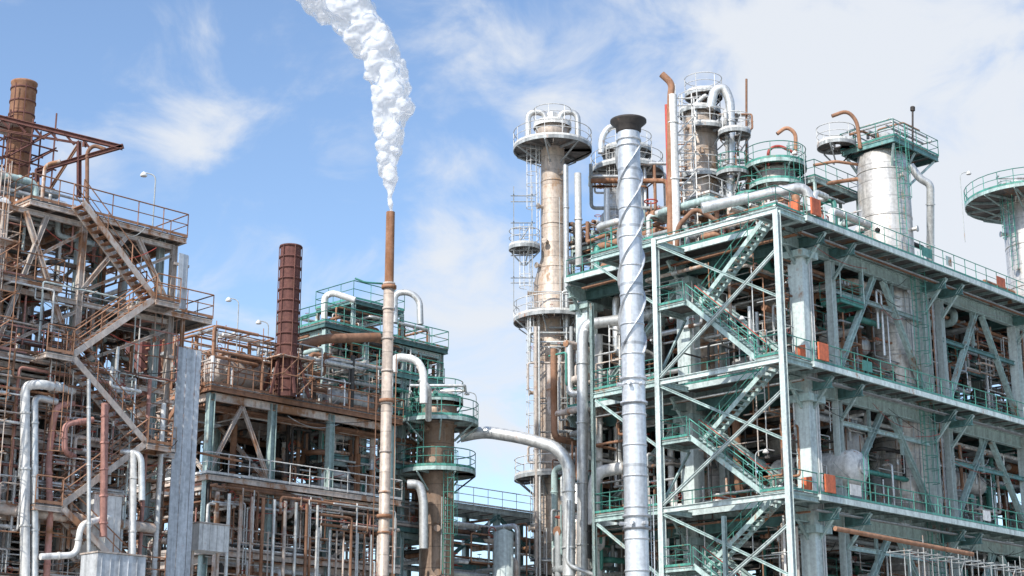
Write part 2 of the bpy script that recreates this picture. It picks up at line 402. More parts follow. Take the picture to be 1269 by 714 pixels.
for z in (z1,z2,z3):
    RS.box(fr(.3,-.08,z+.6),fr(1.2,-.08,z+.6),.1,.95,'orange'); RS.box(fr(-.08,.5,z+.6),fr(-.08,1.1,z+.6),.1,.7,'orange')
RS.deck(fr,5.4,7.8,1.6,3,z3-3.3,'grate','green',1,.2); RS.rail([fr(5.4,3,z3-3.3),fr(5.4,1.6,z3-3.3),fr(7.8,1.6,z3-3.3),fr(7.8,3,z3-3.3)],'green')
for u in (5.4,7.8): RS.rod(fr(u,1.6,z3-3.3),fr(u,1.6,z3-.5),.05,'teal')
for i in range(5):
    RS.box(fr(8+i*4,.5,z0+1.3),fr(10.5+i*4,.5,z0+1.3),.06,1.9,'sid')
ppath(RS,[(1035,655,84.5),(1205,687,92)],6,'rust')
for a,b in ((z1,z2),(z2,z3),(z0,z1)):
    clutter(RS,fr,(.5,UE,2.3,4.5,a+.2,b-1.2),90,PM+['clad'],.03,.09,mx=4); cables(RS,fr,(1,UE,.4,4,a+1,b-.8),40)
clutter(RS,fr,(.3,3,2.3,16,z0,z3-1.2),110,PM,.03,.12,mx=5)
RS.done()
SC=MB('access_scaffolding'); scaffold(SC,fr,6,22,-1.4,-.2,0,z1-2.6,1.5,1.2,1.9,'grey',.2,.15); SC.done()
def equip(name,fr,b,n,nc):
    s=MB(name); u0,u1,v0,v1,z0_,z1_=b; h=z1_-z0_
    for _ in range(n):
        t=rnd(); u,v=ru(u0+1,u1-1),ru(v0+.8,v1-.8); k=random.choice(['clad','white','grey','tan','cladv','tanv'])
        if t<.35:
            r=ru(.4,.95); c=fr(u,v,0); top=z0_+h*ru(.5,.9)
            s.rev((c.x,c.y),[(r,z0_+.5),(r,top-r*.4),(r*.85,top-r*.15),(r*.5,top),(.02,top+r*.05)],k,20)
            s.hoop((c.x,c.y),z0_+h*.3,r,.05,.12,k); s.rod(fr(u,v,top),fr(u,v,top+1),.08,k)
        elif t<.7:
            r=ru(.35,.8); L=ru(2,4.5); z=z0_+ru(.25,.6)*h
            p,q=(fr(u,v,z),fr(min(u1,u+L),v,z)) if rnd()<.5 else (fr(u,v,z),fr(u,max(v0,v-L),z))
            if (q-p).length>1: s.drum(p,q,r,k)
            for tt in (.25,.75):
                m=p+(q-p)*tt; s.box(V((m.x,m.y,z0_)),m-Z*r*.7,.3,r,'conc')
        else:
            w,hh=ru(.6,1.6),ru(.8,2.2); s.box(fr(u,v,z0_),fr(u,v,z0_+hh),w,w*.8,random.choice(['grey','white','teal','dteal','sid','orange']),up=A)
            s.tube(fr(u-w,v,z0_+.6),fr(u+w,v,z0_+.6),.28,'grey',12)
    clutter(s,fr,b,nc,PM+['teal','green'],.05,.26)
    s.done()
equip('process_equipment',fr,(2.5,UE,2.8,16,z0,z1-1),30,160)
equip('process_equipment',fr,(2.5,UE,2.8,16,z1,z2-1),34,170)
equip('process_equipment',fr,(2.5,UE,2.8,16,z2,z3-1),30,160)
equip('rooftop_equipment',fr,(3,UE-2,3,17,z3,z3+2.8),20,90)
equip('rooftop_equipment',fr,(2.5,12,4,17.5,z3,z3+4.0),12,110)
s=MB('horizontal_drum'); p=P(1060,580,91); s.drum(p,p+B*5,1.05,'white'); s.tube(p-B*.62,p-B*.5,.45,'sid',20)
for t in (1,4): s.box(V((p.x,p.y,z1))+B*t,p+B*t-Z*.7,.4,1.2,'conc')
s.ladder(p-B*.7,z1,z1+2,-B,'green',False); s.done()
s=MB('process_vessel'); p=P(1043,500,96); s.rev((p.x,p.y),[(1.2,z1),(1.2,z2-2.5),(.8,z2-1.6),(.02,z2-1.4)],'cladv'); s.done()

# ------------------------------------------------------------ towers
def tower(name,px,d,prof,k,plats=(),kr='white',kb='grey',lad=None,extra=None,ground=True,bands=3.0):
    s=MB(name); p=P(px,357,d); c=(p.x,p.y)
    pr=[(S(w,d)/2,zz(y,d)) for y,w in prof]
    if ground: pr.append((pr[-1][0],0))
    s.rev(c,pr,k,36)
    def rad_at(z):
        for (r0,a),(r1,b) in zip(pr[:-1],pr[1:]):
            if b<=z<=a: return r1+(r0-r1)*((z-b)/(a-b) if a>b else 0)
        return pr[0][0]
    z=pr[0][1]-1.5
    while z>8: s.hoop(c,z,rad_at(z),.025,.09,k,36); z-=bands
    for pl in plats:
        y,w=pl[0],pl[1]; a0,a1=(pl[2],pl[3]) if len(pl)>2 else (0,360)
        zz_=zz(y,d); s.ringplat(c,zz_,rad_at(zz_)+.02,S(w,d)/2,kr,kb,a0,a1)
    if lad:
        for (y0,y1,ang) in lad:
            a=rad(ang); zb=zz(y1,d); r=max(rad_at(zb),rad_at(zz(y0,d)))+.25; o=V((cos(a),sin(a),0))
            s.ladder(V((c[0],c[1],0))+o*r,zb,zz(y0,d),o,kr)
    z=pr[0][1]-2
    while z>9:
        a=ru(pi,2*pi); r=rad_at(z); o=V((cos(a),sin(a),0)); q=V((c[0],c[1],z))+o*r
        s.tube(q,q+o*.35,.12,k,10); s.tube(q+o*.33,q+o*.4,.2,k,10); z-=ru(1.5,3.5)
    for e in (0,.18):   # small conduits running down the shell
        a=rad(285)+e; r=max(x[0] for x in pr)+.12; s.rod(V((c[0]+r*cos(a),c[1]+r*sin(a),0)),V((c[0]+r*cos(a),c[1]+r*sin(a),pr[0][1]-6)),.035,'grey')
    if extra: extra(s,V((c[0],c[1],0)),rad_at)
    s.done(V((c[0],c[1],0))); return c
def ex1(s,c,ra):
    d=104
    vpipe(s,701,205,420,d-1.6,7,'clad',4); vpipe(s,716,215,330,d-1,9,'white',4)
    fr2=lambda u,v,z=0:c+V((u,v,z)); scaffold(s,fr2,-2.6,-1.4,-1.2,0,zz(385,d),zz(250,d),1.2,1.2,2.0,'grey',.2,0,.035)
    for yy in (300,): s.ringplat((c.x-1.9,c.y-.6),zz(yy+10,d),.1,1.0,'white','grey')
    s.box(c+V((0,0,zz(152,d))),c+V((0,0,zz(140,d))),.5,.5,'white')
    for x,r in ((-.45,.22),(.5,.2)): s.pipe([c+V((x,0,zz(158,d))),c+V((x,0,zz(139,d))),c+V((x+1.2*(1 if x>0 else -1),0,zz(139,d))),c+V((x+1.2*(1 if x>0 else -1),0,zz(172,d)))],r,'clad')
    s.ringplat((c.x,c.y),zz(156,d),.7,1.25,'white','white')
    for px,w in ((664,4),(668,3),(708,5)): vpipe(s,px,405,714,d-2.2,w,random.choice(['clad','tan','grey']),4)
    clutter(s,lambda u,v,z=0:c+V((u,v,z)),(-1.7,1.9,-1.9,-1.5,zz(700,d),zz(370,d)),26,['clad','grey','tan'],.03,.08,mx=5)
tower('distillation_column',686,104,[(148,4),(149,20),(153,32),(160,42),(176,42),(178,30),(200,30),(320,31),(352,50),(714,52)],'tanv',
  [(184,100),(397,100,150,330),(592,98,140,330)],'white','grey',[(184,300,200),(300,400,200),(400,592,225),(592,714,235)],ex1)
def ex2(s,c,ra):
    d=108
    s.ringplat((c.x,c.y),zz(188,d),1.2,S(64,d)/2,'white','grey')
    clutter(s,lambda u,v,z=0:c+V((u,v,z)),(-2.6,2.6,-2,2,zz(330,d),zz(215,d)),26,['clad','rust','grey','white'],.06,.2)
tower('stripper_column',780,108,[(172,4),(176,30),(184,46),(330,48),(714,48)],'cladv',[(213,92)],'white','grey',[(213,330,235)],ex2)
s=MB('silver_pipework')
ppath(s,[(745,190,107),(745,170,107),(757,155,107),(790,158,107)],9,'clad')
ppath(s,[(752,235,106),(752,300,106),(712,300,105)],8,'clad')
ppath(s,[(700,322,103),(735,325,104),(770,332,104)],10,'clad',fl=1.5)
ppath(s,[(722,714,97),(722,415,97),(727,402,97),(775,396,97),(830,385,97),(870,378,97)],14,'clad',1.4,fl=3)
ppath(s,[(742,714,98),(742,415,98)],10,'white',fl=3)
ppath(s,[(770,580,96),(742,585,96),(736,600,96),(736,650,96)],15,'white',1.2)
ppath(s,[(570,541,97),(600,535,97),(650,543,96),(690,555,95),(705,575,95),(705,714,95)],15,'clad',1.5,fl=3)
ppath(s,[(705,620,94.6),(703,700,94.6),(740,714,94.6)],5,'clad')
ppath(s,[(870,258,88),(910,249,88),(1000,231,88),(1006,262,88)],14,'clad',1.0,fl=2.5)
ppath(s,[(800,300,95),(870,286,95),(905,272,95),(990,262,93)],8,'clad')
ppath(s,[(795,293,95),(795,330,95)],8,'clad')
s.done()
s=MB('rusty_pipework')
ppath(s,[(728,300,103),(760,288,102),(800,276,101),(832,265,98),(870,262,96),(900,250,96),(975,243,97),(1020,228,98),(1062,222,99)],5,'rust',.8)
ppath(s,[(728,275,103),(728,300,103)],5,'rust')
ppath(s,[(890,275,94),(862,258,94),(840,280,94),(838,330,94)],6,'rust')
ppath(s,[(1008,205,98),(1035,200,98),(1070,205,99)],4,'rust')
ppath(s,[(968,250,97),(968,300,97)],5,'rust')
s.done()
s=MB('steel_chimney'); d=80; c=P(790,714,d); c=V((c.x,c.y,0)); R=S(29,d)/2; zt=zz(152,d)
s.rev((c.x,c.y),[(R,0),(R,zt-.6)],'galv',40,False)
s.rev((c.x,c.y),[(R*.93,0),(R*.93,zt-.3)],'soot',32,False)
s.rev((c.x,c.y),[(R,zt-.6),(R*1.12,zt-.5),(R*1.15,zt-.25),(R*1.62,zt),(R*1.62,zt+.1),(R*1.1,zt+.06),(R*.93,zt-.2)],'soot',40,False)
for zq in [zt-1.0,zt-1.35]: s.hoop((c.x,c.y),zq,R,.06,.1,'galv',40)
z=zt-3.2
while z>3: s.hoop((c.x,c.y),z,R,.03,.1,'galv',40); z-=1.52
for k3 in range(3):
    n=220; zb,ztp=zz(440,d),zz(185,d); pitch=6.5; b=len(s.v)
    for i in range(n+1):
        z=zb+(ztp-zb)*i/n; a=2*pi*(z/pitch)+k3*2*pi/3
        for r in (R-.01,R+.13): 
            s.v.append(c+V((r*cos(a),r*sin(a),z))); s.v.append(c+V((r*cos(a),r*sin(a),z+.03)))
    for i in range(n):
        q=b+i*4; 
        for e in ((0,2),(3,1),(2,3)): s.face((q+e[0],q+e[1],q+e[1]+4,q+e[0]+4),'galv',True)
for yq in (470,500,640,655): s.hoop((c.x,c.y),zz(yq,d),R,.1,.12,'galv',40)
for yq in (478,650):
    for a in (200,250,300): o=V((cos(rad(a)),sin(rad(a)),0)); q=V((c.x,c.y,zz(yq,d)))+o*R; s.tube(q,q+o*.3,.1,'galv')
s.ladder(c+V((R+.2,.2,0)),1,zz(640,d),V((1,.2,0)),'galv',False)
s.done(c)
s=MB('vent_stack')
ppath(s,[(831,330,95),(831,118,95),(833,104,95),(820,92,95)],9,'rust',.5)
vpipe(s,833,118,330,95,12,'white',3); vpipe(s,826,130,330,95.3,5,'red')
o=P(846,130,96); f2=lambda u,v,z=0:V((o.x,o.y,0))+V((u,v,z)); scaffold(s,f2,-.45,.7,0,1.2,z3,zz(122,96),1.35,1.2,1.15,'white',.9,0,.045)
s.done()
def ex3(s,c,ra):
    d=100
    ppath(s,[(905,285,98.5),(905,125,98.5),(897,108,98.5),(885,112,98.5),(880,135,98.5)],12,'clad',.9,fl=2.5)
    ppath(s,[(862,150,99),(862,128,99),(875,118,99)],6,'clad')
    s.ringplat((c.x,c.y),zz(165,d),1.0,S(78,d)/2,'white','grey',250,380)
    for px,py in ((910,165),(908,215),(930,245)):
        q=P(px,py,98); s.ringplat((q.x,q.y),zz(py,98),.35,1.0,'green' if py>200 else 'white','grey')
    s.ringplat((c.x+.3,c.y),zz(118,d),.3,1.2,'white','grey')
    clutter(s,lambda u,v,z=0:c+V((u,v,z)),(1.0,3.2,-2,1.5,z3,zz(150,d)),36,['clad','rust','grey','white','rust'],.04,.13,mx=4)
    clutter(s,lambda u,v,z=0:c+V((u,v,z)),(-1.9,-.9,-2,1.5,z3,zz(190,d)),18,['clad','rust','grey','white','rust'],.04,.1,mx=4)
    ppath(s,[(925,98,99),(925,290,99)],3,'rust')
tower('reactor_column',874,100,[(128,4),(130,22),(136,36),(146,42),(200,43),(300,44)],'tanv',[(140,54),(222,64)],'white','grey',[(140,215,200),(215,290,330)],ex3,bands=2)
def ex4(s,c,ra):
    ppath(s,[(986,192,97),(986,165,97),(975,157,97),(963,166,97)],5,'rust',.5)
    ppath(s,[(952,205,97),(952,185,97),(965,180,97),(985,190,97)],4,'red',.5)
tower('surge_drum',968,98,[(206,6),(208,34),(214,50),(300,50)],'cladv',[(208,78),(232,70)],'green','teal',[(208,280,300)],ex4)
def ex5(s,c,ra):
    d=99
    zt=zz(186,d)
    fr3=lambda u,v,z=0:c+A*u+B*v+Z*z
    s.deck(fr3,-1.7,3.6,-2.0,1.9,zt,'grate','dteal',1.0,.3)
    s.rail([fr3(-1.7,-2,zt),fr3(3.6,-2,zt),fr3(3.6,1.9,zt),fr3(-1.7,1.9,zt),fr3(-1.7,-2,zt)],'green')
    for u in (-1.5,1,3.3):
        for v in (-1.8,1.7): s.box(fr3(u*.4,v*.5,zt-2.4),fr3(u,v,zt-.4),.14,.14,'teal')
    s.drum(fr3(.4,0,zt+.9),fr3(2.2,0,zt+.9),.45,'grey'); ppath(s,[(1131,185,98),(1131,138,98)],2.5,'soot'); s.drum(P(1131,137,98),P(1131,133,98),.15,'soot')
    clutter(s,fr3,(-1.4,3.2,-1.8,1.6,zt,zt+1.3),20,['grey','green','clad','rust'],.05,.12)
    ppath(s,[(1066,184,98),(1062,150,98),(1050,137,98),(1031,144,98)],5,'rust',.6)
    s.ringplat((c.x-2.9,c.y-.3),zz(182,d),.3,1.2,'white','grey')
    ppath(s,[(1128,205,98),(1140,222,98),(1153,228,98),(1153,330,99.5)],10,'clad',.8,fl=2.5)
tower('vertical_reactor',1103,99,[(190,40),(196,62),(206,66),(360,66)],'cladv',[],'green','teal',[(190,300,290)],ex5,ground=True)
def ex6(s,c,ra):
    clutter(s,lambda u,v,z=0:c+V((u,v,z)),(-2.6,1.4,-2,2,zz(250,110),zz(225,110)),10,['grey','green','clad'],.05,.12)
tower('vertical_reactor',1285,110,[(232,30),(240,60),(250,68),(714,68)],'cladv',[(250,158)],'green','teal',[(250,340,215)],ex6)
s=MB('roof_access_platform'); fp=frame(1010,222,97); zq=zz(218,97)
s.deck(fp,0,5,0,1.5,zq,'grate','teal'); s.rail([fp(0,1.5,zq),fp(0,0,zq),fp(5,0,zq),fp(5,1.5,zq)],'green')
for u in (.1,4.9): 
    for v in (.1,1.4): s.ib(fp(u,v,z3),fp(u,v,zq-.3),.15,.15,'teal')
fp=frame(880,250,96); zq=zz(238,96)
s.deck(fp,0,5,0,2,zq,'grate','teal'); s.rail([fp(0,2,zq),fp(0,0,zq),fp(5,0,zq),fp(5,2,zq)],'white')
for u in (.1,4.9):
    for v in (.1,1.9): s.ib(fp(u,v,z3),fp(u,v,zq-.3),.15,.15,'teal')
fp=frame(735,290,103); 
for yy in (300,340,385):
    zq=zz(yy,103); s.deck(fp,0,7,0,2,zq,'grate','teal'); s.rail([fp(0,2,zq),fp(0,0,zq),fp(7,0,zq),fp(7,2,zq)],'white')
for u in (.1,3.5,6.9):
    for v in (.1,1.9): s.ib(fp(u,v,0),fp(u,v,zz(285,103)),.2,.2,'teal')
clutter(s,fp,(0,7,0,3,zz(420,103),zz(270,103)),50,PM,.05,.2)
s.done()
equip('process_equipment',frame(725,400,97),(0,9,0,3,8,zz(420,97)),8,120)

# ------------------------------------------------------------ brown column & bridge
def ex7(s,c,ra):
    d=96
    ppath(s,[(505,600,94),(520,600,94),(525,620,94),(525,680,94)],11,'clad',.7)
    s.box(c+V((0,0,zz(500,d))),c+V((0,0,zz(488,d))),1.4,1.4,'white')
    clutter(s,lambda u,v,z=0:c+V((u,v,z)),(-1.6,1.6,-1.6,1.2,zz(500,d),zz(485,d)),12,['clad','grey','green'],.05,.15)
tower('absorber_column',545,96,[(494,6),(497,34),(505,46),(528,46),(530,40),(714,42)],'brownv',[(524,98),(585,92),(497,60)],'green','teal',[(524,585,225),(585,714,300)],ex7)
s=MB('pipe_bridge'); fb=frame(560,640,102); zb=zz(622,102)
s.deck(fb,-2,16,0,3,zb,'grate','palet'); s.rail([fb(-2,0,zb),fb(16,0,zb)],'white'); 
for u in (-1,4,9,14):
    for v in (.1,2.9): s.ib(fb(u,v,0),fb(u,v,zb-.3),.35,.35,'teal',up=A)
for zq in (zb-1.8,zb-3.6,zb-5.5):
    for v in (.1,2.9): s.ib(fb(-2,v,zq-.3),fb(16,v,zq-.3),.2,.35,'dteal')
    bank(s,fb,(-2,.5,zq+.1),(16,.5,zq+.1),(0,1,0),6,.16,['clad','white','rust','grey'])
s.ib(fb(-1,0,zb-4),fb(4,0,zb-.5),.2,.2,'dteal'); s.ib(fb(9,0,zb-4),fb(4,0,zb-.5),.2,.2,'dteal')
clutter(s,fb,(-4,10,-4,2,8,zb-1),60,PM,.05,.2)
p=P(624,690,99); s.rev((p.x,p.y),[(.02,zz(655,99)),(S(24,99)/2,zz(660,99)),(S(24,99)/2,0)],'palet')
s.done()
# ------------------------------------------------------------ teal platform tower
TS=MB('platform_tower'); ft=frame(404,400,92); T=lambda y:zz(y,92)
lv=[T(640),T(560),T(490),T(443),T(400)]
steelframe(TS,ft,[0,3,6,9],[0,4],lv,'teal','teal',.3,.3,.5)
for z,(a,b) in zip(lv,((0,9),(0,9),(0,9),(0,9),(-.3,9.4))):
    TS.deck(ft,a,b,-.3,4.2,z,'grate','dteal',1.2,.25); TS.rail([ft(a,4.2,z),ft(a,-.3,z),ft(b,-.3,z),ft(b,4.2,z)],'green' if z>T(500) else 'tan')
zt=T(362); TS.deck(ft,2.0,6,0,3.5,zt,'grate','dteal',1,.2); TS.rail([ft(2,3.5,zt),ft(2,0,zt),ft(6,0,zt),ft(6,3.5,zt),ft(2,3.5,zt)],'green')
for u in (2.1,5.9):
    for v in (.1,3.4): TS.ib(ft(u,v,lv[-1]),ft(u,v,zt-.2),.2,.2,'teal')
TS.ib(ft(2.1,0,lv[-1]),ft(5.9,0,zt-.3),.12,.12,'teal')
TS.stair(ft(9.8,.8,lv[3]),ft(6,.8,lv[2]),.7,B,'dteal','dteal','green')
ppath(TS,[(402,430,93),(402,368,93),(412,363,93),(440,372,93)],8,'white',.6,fl=2)
ppath(TS,[(489,400,93),(489,363,93),(508,362,93),(520,372,93),(521,402,93)],8,'clad',.8)
ppath(TS,[(488,462,91),(488,442,91),(515,445,91),(525,460,91),(525,500,91)],10,'white',.8)
ppath(TS,[(520,470,91),(531,480,91),(531,520,93)],8,'clad',.6)
ppath(TS,[(372,430,89),(400,420,89),(470,418,91)],12,'rust',.6)
ppath(TS,[(440,345,91),(452,350,91),(480,352,92)],2.5,'green')
clutter(TS,ft,(0,9,0,4,T(640),T(410)),150,PM+['teal','green','rust'],.05,.2)
clutter(TS,ft,(0,9,-.2,.6,T(640),T(410)),50,PM,.04,.12); cables(TS,ft,(0,9,-.3,3,T(640),T(390)),30)
clutter(TS,ft,(1,8,0,4,T(400),T(375)),24,['clad','white','green','rust'],.04,.12)
for u,v in ((1.5,2),(4.2,2.2),(7.4,2)):
    c=ft(u,v); TS.rev((c.x,c.y),[(.7,T(490)),(.7,T(430)),(.5,T(422)),(.02,T(420))],random.choice(['cladv','white','tanv']),20)
TS.done()
# ------------------------------------------------------------ middle structure
MS=MB('compressor_structure'); fm=frame(262,480,84); Y=lambda y:zz(y,84)
lv=[Y(765),Y(680),Y(588),Y(478)]
steelframe(MS,fm,[0,4,8,12.5],[0,5,10],lv,'teal','tan',.35,.4,.45)
for i,z in enumerate(lv):
    MS.deck(fm,-.3,13,-.4,10,z,'grate','tan' if i!=3 else 'rust',1.3,.26)
    MS.rail([fm(-.3,6,z),fm(-.3,-.4,z),fm(13,-.4,z),fm(13,4,z)],['tan','tan','white','rust'][i])
for a,b,u in ((lv[2],lv[3],2),):
    MS.stair(fm(-1.0,-.2,b),fm(-1.0,4.8,a),.8,A,'rust','rust','tan')
clutter(MS,fm,(0,12.5,-.2,9.5,lv[0],lv[1]-.4),150,PM+['rust','white','tan'],.04,.15)
clutter(MS,fm,(0,12.5,-.2,9.5,lv[1],lv[2]-.4),180,PM+['rust','tan','pink'],.04,.15)
clutter(MS,fm,(0,12.5,1.5,9.5,lv[2],lv[3]-.4),80,PM+['rust','dark'],.05,.2)
cables(MS,fm,(0,12.5,-.5,3,lv[0],lv[3]),50)
for zq in (lv[2]-.9,lv[3]-.9,lv[1]-.9): bank(MS,fm,(0,.6,zq),(12.5,.6,zq),(0,1,0),5,.1,['rust','clad','tan'])
bank(MS,fm,(.8,-.9,lv[0]-4),(.8,-.9,lv[2]-1),(1,0,0),9,.09,['rust','clad','white','tan','pink'],8)
bank(MS,fm,(7.6,-.7,lv[0]-4),(7.6,-.7,lv[2]-2.2),(1,0,0),9,.07,['rust','clad','white','tan'],7)
clutter(MS,fm,(0,12.5,-.9,-.3,lv[0]-2,lv[2]-.6),46,['rust','clad','tan','white','rust'],.03,.09,mx=5)
u=1
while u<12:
    MS.box(fm(u,9.9,(lv[2]+lv[3])/2),fm(u+2.6,9.9,(lv[2]+lv[3])/2),.05,lv[3]-lv[2]-1,'dark'); u+=2.8  # added dark sheets, shade under the deck put into their colour
zt=lv[3]
MS.drum(fm(1.0,1.3,zt+1.2),fm(4.0,1.3,zt+1.2),.85,'tan'); MS.drum(fm(1.2,3.6,zt+1.7),fm(4.2,3.6,zt+1.7),.7,'grey')
for u in (1.6,3.4): MS.box(fm(u,1.3,zt),fm(u,1.3,zt+.7),.5,1.2,'rust',up=A)
MS.box(fm(-.2,5.5,zt),fm(-.2,5.5,zt+3.6),1.6,2.2,'drust',up=A)
for i in range(9): MS.box(fm(-1.05,4.4,zt+.3+i*.38),fm(-1.05,6.6,zt+.3+i*.38),.05,.08,'rust')
MS.drum(fm(9.0,1.5,zt+.9),fm(12.2,1.5,zt+.9),.6,'clad')
clutter(MS,fm,(0,12.5,0,7,zt,zt+3.2),140,PM+['rust','tan','rust'],.04,.14)
scaffold(MS,fm,.2,4.8,.1,1.4,zt,zt+3,1.5,1.2,1,'rust',.3,.1)
scaffold(MS,fm,5,12.5,.3,1.8,zt,zt+2.4,1.5,1.2,1.1,'tan',.3,.1)
MS.done()
s=MB('rusted_stack'); d=87; p=P(357,400,d); c=(p.x,p.y); R=S(26,d)/2; zt=zz(306,d)
s.rev(c,[(R,lv[3]),(R,zt)],'drust',32,False); s.rev(c,[(R*.92,lv[3]),(R*.92,zt)],'soot',32,False)
z=zt-.02
while z>lv[3]: s.hoop(c,z,R,.05,.1,'drust',32); z-=.62
for a in range(0,360,60):
    o=V((cos(rad(a)),sin(rad(a)),0)); s.box(V((c[0],c[1],lv[3]+2.4))+o*(R+.02),V((c[0],c[1],lv[3]))+o*(R+.7),.1,.14,'drust')
    s.rod(V((c[0],c[1],lv[3]))+o*(R+.06),V((c[0],c[1],zt))+o*(R+.06),.03,'drust')
f6=lambda u,v,z=0:V((c[0],c[1],0))+A*u+B*v+Z*z
scaffold(s,f6,-1,1,-1,1,lv[3],lv[3]+2.0,1,1,.9,'rust',.5,.2); s.done()
s=MB('steam_vent_stack'); d=80; p=P(484,263,d); c=(p.x,p.y)
r_=lambda w:S(w,d)/2
s.rev(c,[(r_(11.5),zz(354,d)),(r_(11),zz(263,d))],'rust',20,False); s.rev(c,[(r_(9),zz(300,d)),(r_(9),zz(263.5,d))],'soot',16,False)
s.rev(c,[(r_(13.5),0),(r_(13.5),zz(352,d)),(r_(10.5),zz(352,d))],'tanv',20,False)
for yq in (352,383,420,460,500,560,610,660): s.hoop(c,zz(yq,d),r_(13.5),.04,.1,'tan',20)
for yq in (356,497,640): s.hoop(c,zz(yq,d),r_(14),.1,.16,'rust',20)
for e in (-.5,.45): s.rod(V((c[0]+e,c[1]-.2,0)),V((c[0]+e,c[1]-.2,zz(440,d))),.03,'rust')
s.done()
# ------------------------------------------------------------ left structure
LS=MB('pipe_frame_structure'); d=66; fl_=frame(48,252,d); Y=lambda y:zz(y,66)
lv=[Y(715),Y(628),Y(535),Y(442),Y(350),Y(252)]
steelframe(LS,fl_,[-9,-5,-1.5,2.2,6.8],[0,4,8],lv,'tan','tan',.26,.22,.5,.14)
rng={5:[(-9.5,-2,2,5),(-.6,7.2,-.4,5)],4:[(-9.5,1.2,-.4,4),(4.6,8.8,-.4,4.5)],3:[(-9.5,3.0,-.4,4)],2:[(-4,7.2,-.4,4)],1:[(-9.5,5,-.4,3),(5.2,7.4,1,6)],0:[(-9.5,7,0,8)]}
for i,z in enumerate(lv):
    for (a,b,v0,v1) in rng[i]:
        kr=['tan','white','tan','pink','rust','rust'][i]
        LS.deck(fl_,a,b,v0,v1,z,'grate','tan',1.2,.2); LS.rail([fl_(a,v1,z),fl_(a,v0,z),fl_(b,v0,z),fl_(b,v1,z),fl_(a,v1,z)],kr)
for (u0,a,u1,b) in ((-1.5,3,.4,5),(2.2,3,-.6,5),(2.2,4,4.3,5),(6.8,4,4.9,5),(-5,2,-2,4),(2.2,1,6.6,2),(6.8,2,3.2,3)):
    LS.ib(fl_(u0,-.05,lv[a]),fl_(u1,-.05,lv[b]-.5),.2,.2,'tan')
for u in (2.4,6.5): LS.ib(fl_(u,.6,0),fl_(u,.6,lv[-1]),.28,.28,'palet',up=A)
for u in (-3,4.6): LS.ib(fl_(u,2.6,0),fl_(u,2.6,lv[-1]-.4),.28,.28,'teal',up=A)
for i,(hi,lo) in enumerate(((5,4),(4,3),(3,2),(2,1),(1,0))):
    ua,ub=(1.2,5.0) if i%2==0 else (5.0,1.2)
    LS.stair(fl_(ua,-1.1,lv[hi]),fl_(ub,-1.1,lv[lo]),.8,B,'tan','rust','rust')
    LS.deck(fl_,ub-1.2 if ub<3 else ub,ub if ub<3 else ub+1.2,-1.6,-.45,lv[lo],'grate','tan',1.2,.2)
    LS.rail([fl_(ub-1.2 if ub<3 else ub,-1.6,lv[lo]),fl_(ub if ub<3 else ub+1.2,-1.6,lv[lo])],'rust')
for i in range(4):
    LS.stair(fl_(6.4+.2*i,5.5,lv[4-i]),fl_(6.4,1.5,lv[3-i]),.7,A,'tan','rust','rust')
for i in range(5): clutter(LS,fl_,(-9,7,.3,7.5,lv[i],lv[i+1]-.3),[130,150,140,120,60][i],LW if i<2 else LM,.03,.13,mx=4)
clutter(LS,fl_,(-9,5,-.9,.3,lv[0],lv[3]),150,LW,.025,.08,mx=5)
clutter(LS,fl_,(-9,7,-.7,.3,lv[3],lv[4]),40,LM,.025,.06,mx=5)
cables(LS,fl_,(-9,7,-1,2,lv[0],lv[5]),90)
scaffold(LS,fl_,-9,-1.6,-1.6,-.5,lv[2],lv[4]+1,1.3,1.1,1.0,'rust',.35,.15,.024)
scaffold(LS,fl_,-9,-1.6,-1.6,-.5,lv[0]-3,lv[2],1.3,1.1,1.2,'tan',.25,.1,.024)
scaffold(LS,fl_,-9,-.2,1,3,lv[4],lv[5],1.8,2,1.2,'tan',.3,.1,.03)
scaffold(LS,fl_,2,6.8,-.3,.8,lv[0],lv[3],1.4,1.1,1.1,'rust',.3,.1,.024)
LS.ladder(fl_(1.0,-.6,0),lv[1],lv[3],-B,'rust'); LS.ladder(fl_(-2.4,-.7,0),lv[3],lv[5],-B,'tan')
for (ya,yb,ua,ub) in ((440,780,7.1,8.35),(318,400,6.9,7.5)):
    n=int((ub-ua)/.25); zc=(Y(ya-45)+Y(yb-45))/2
    for i in range(n): LS.box(fl_(ua+i*.25,-.3+(i%2)*.03,zc),fl_(ua+i*.25+.24,-.3+(i%2)*.03,zc),.03,Y(ya-45)-Y(yb-45),'sid')
    zq=Y(ya-45)-.5
    while zq>Y(yb-45): LS.box(fl_(6.7,-.2,zq),fl_(ub,-.2,zq),.1,.12,'tan'); zq-=2.0
    LS.ib(fl_(ub-.1,-.12,0),fl_(ub-.1,-.12,Y(ya-45)),.15,.15,'tan',up=A)
for (u,zq,w,h,k) in ((-3.2,lv[1]+1.2,1.4,1.9,'white'),(-6.5,lv[2]+1.0,1.2,1.5,'sid'),(3.2,lv[0]+1.4,1.6,2.2,'white'),(-.8,lv[0]+1.0,1.0,1.6,'clad')):
    LS.box(fl_(u,.9,zq),fl_(u+w,.9,zq),1.0,h,k)
    for i in range(1,4): LS.box(fl_(u+w*i/4,.385,zq-h/2),fl_(u+w*i/4,.385,zq+h/2),.03,.03,'grey')
LS.box(fl_(.5,3.8,(lv[2]+lv[3])/2),fl_(6,3.8,(lv[2]+lv[3])/2),.05,2.4,'dark'); LS.box(fl_(-9,7.8,(lv[0]+lv[3])/2),fl_(6,7.8,(lv[0]+lv[3])/2),.05,lv[3]-lv[0],'dark')  # thin dark sheets across the back of the frame
LS.done()
s=MB('insulated_pipework')
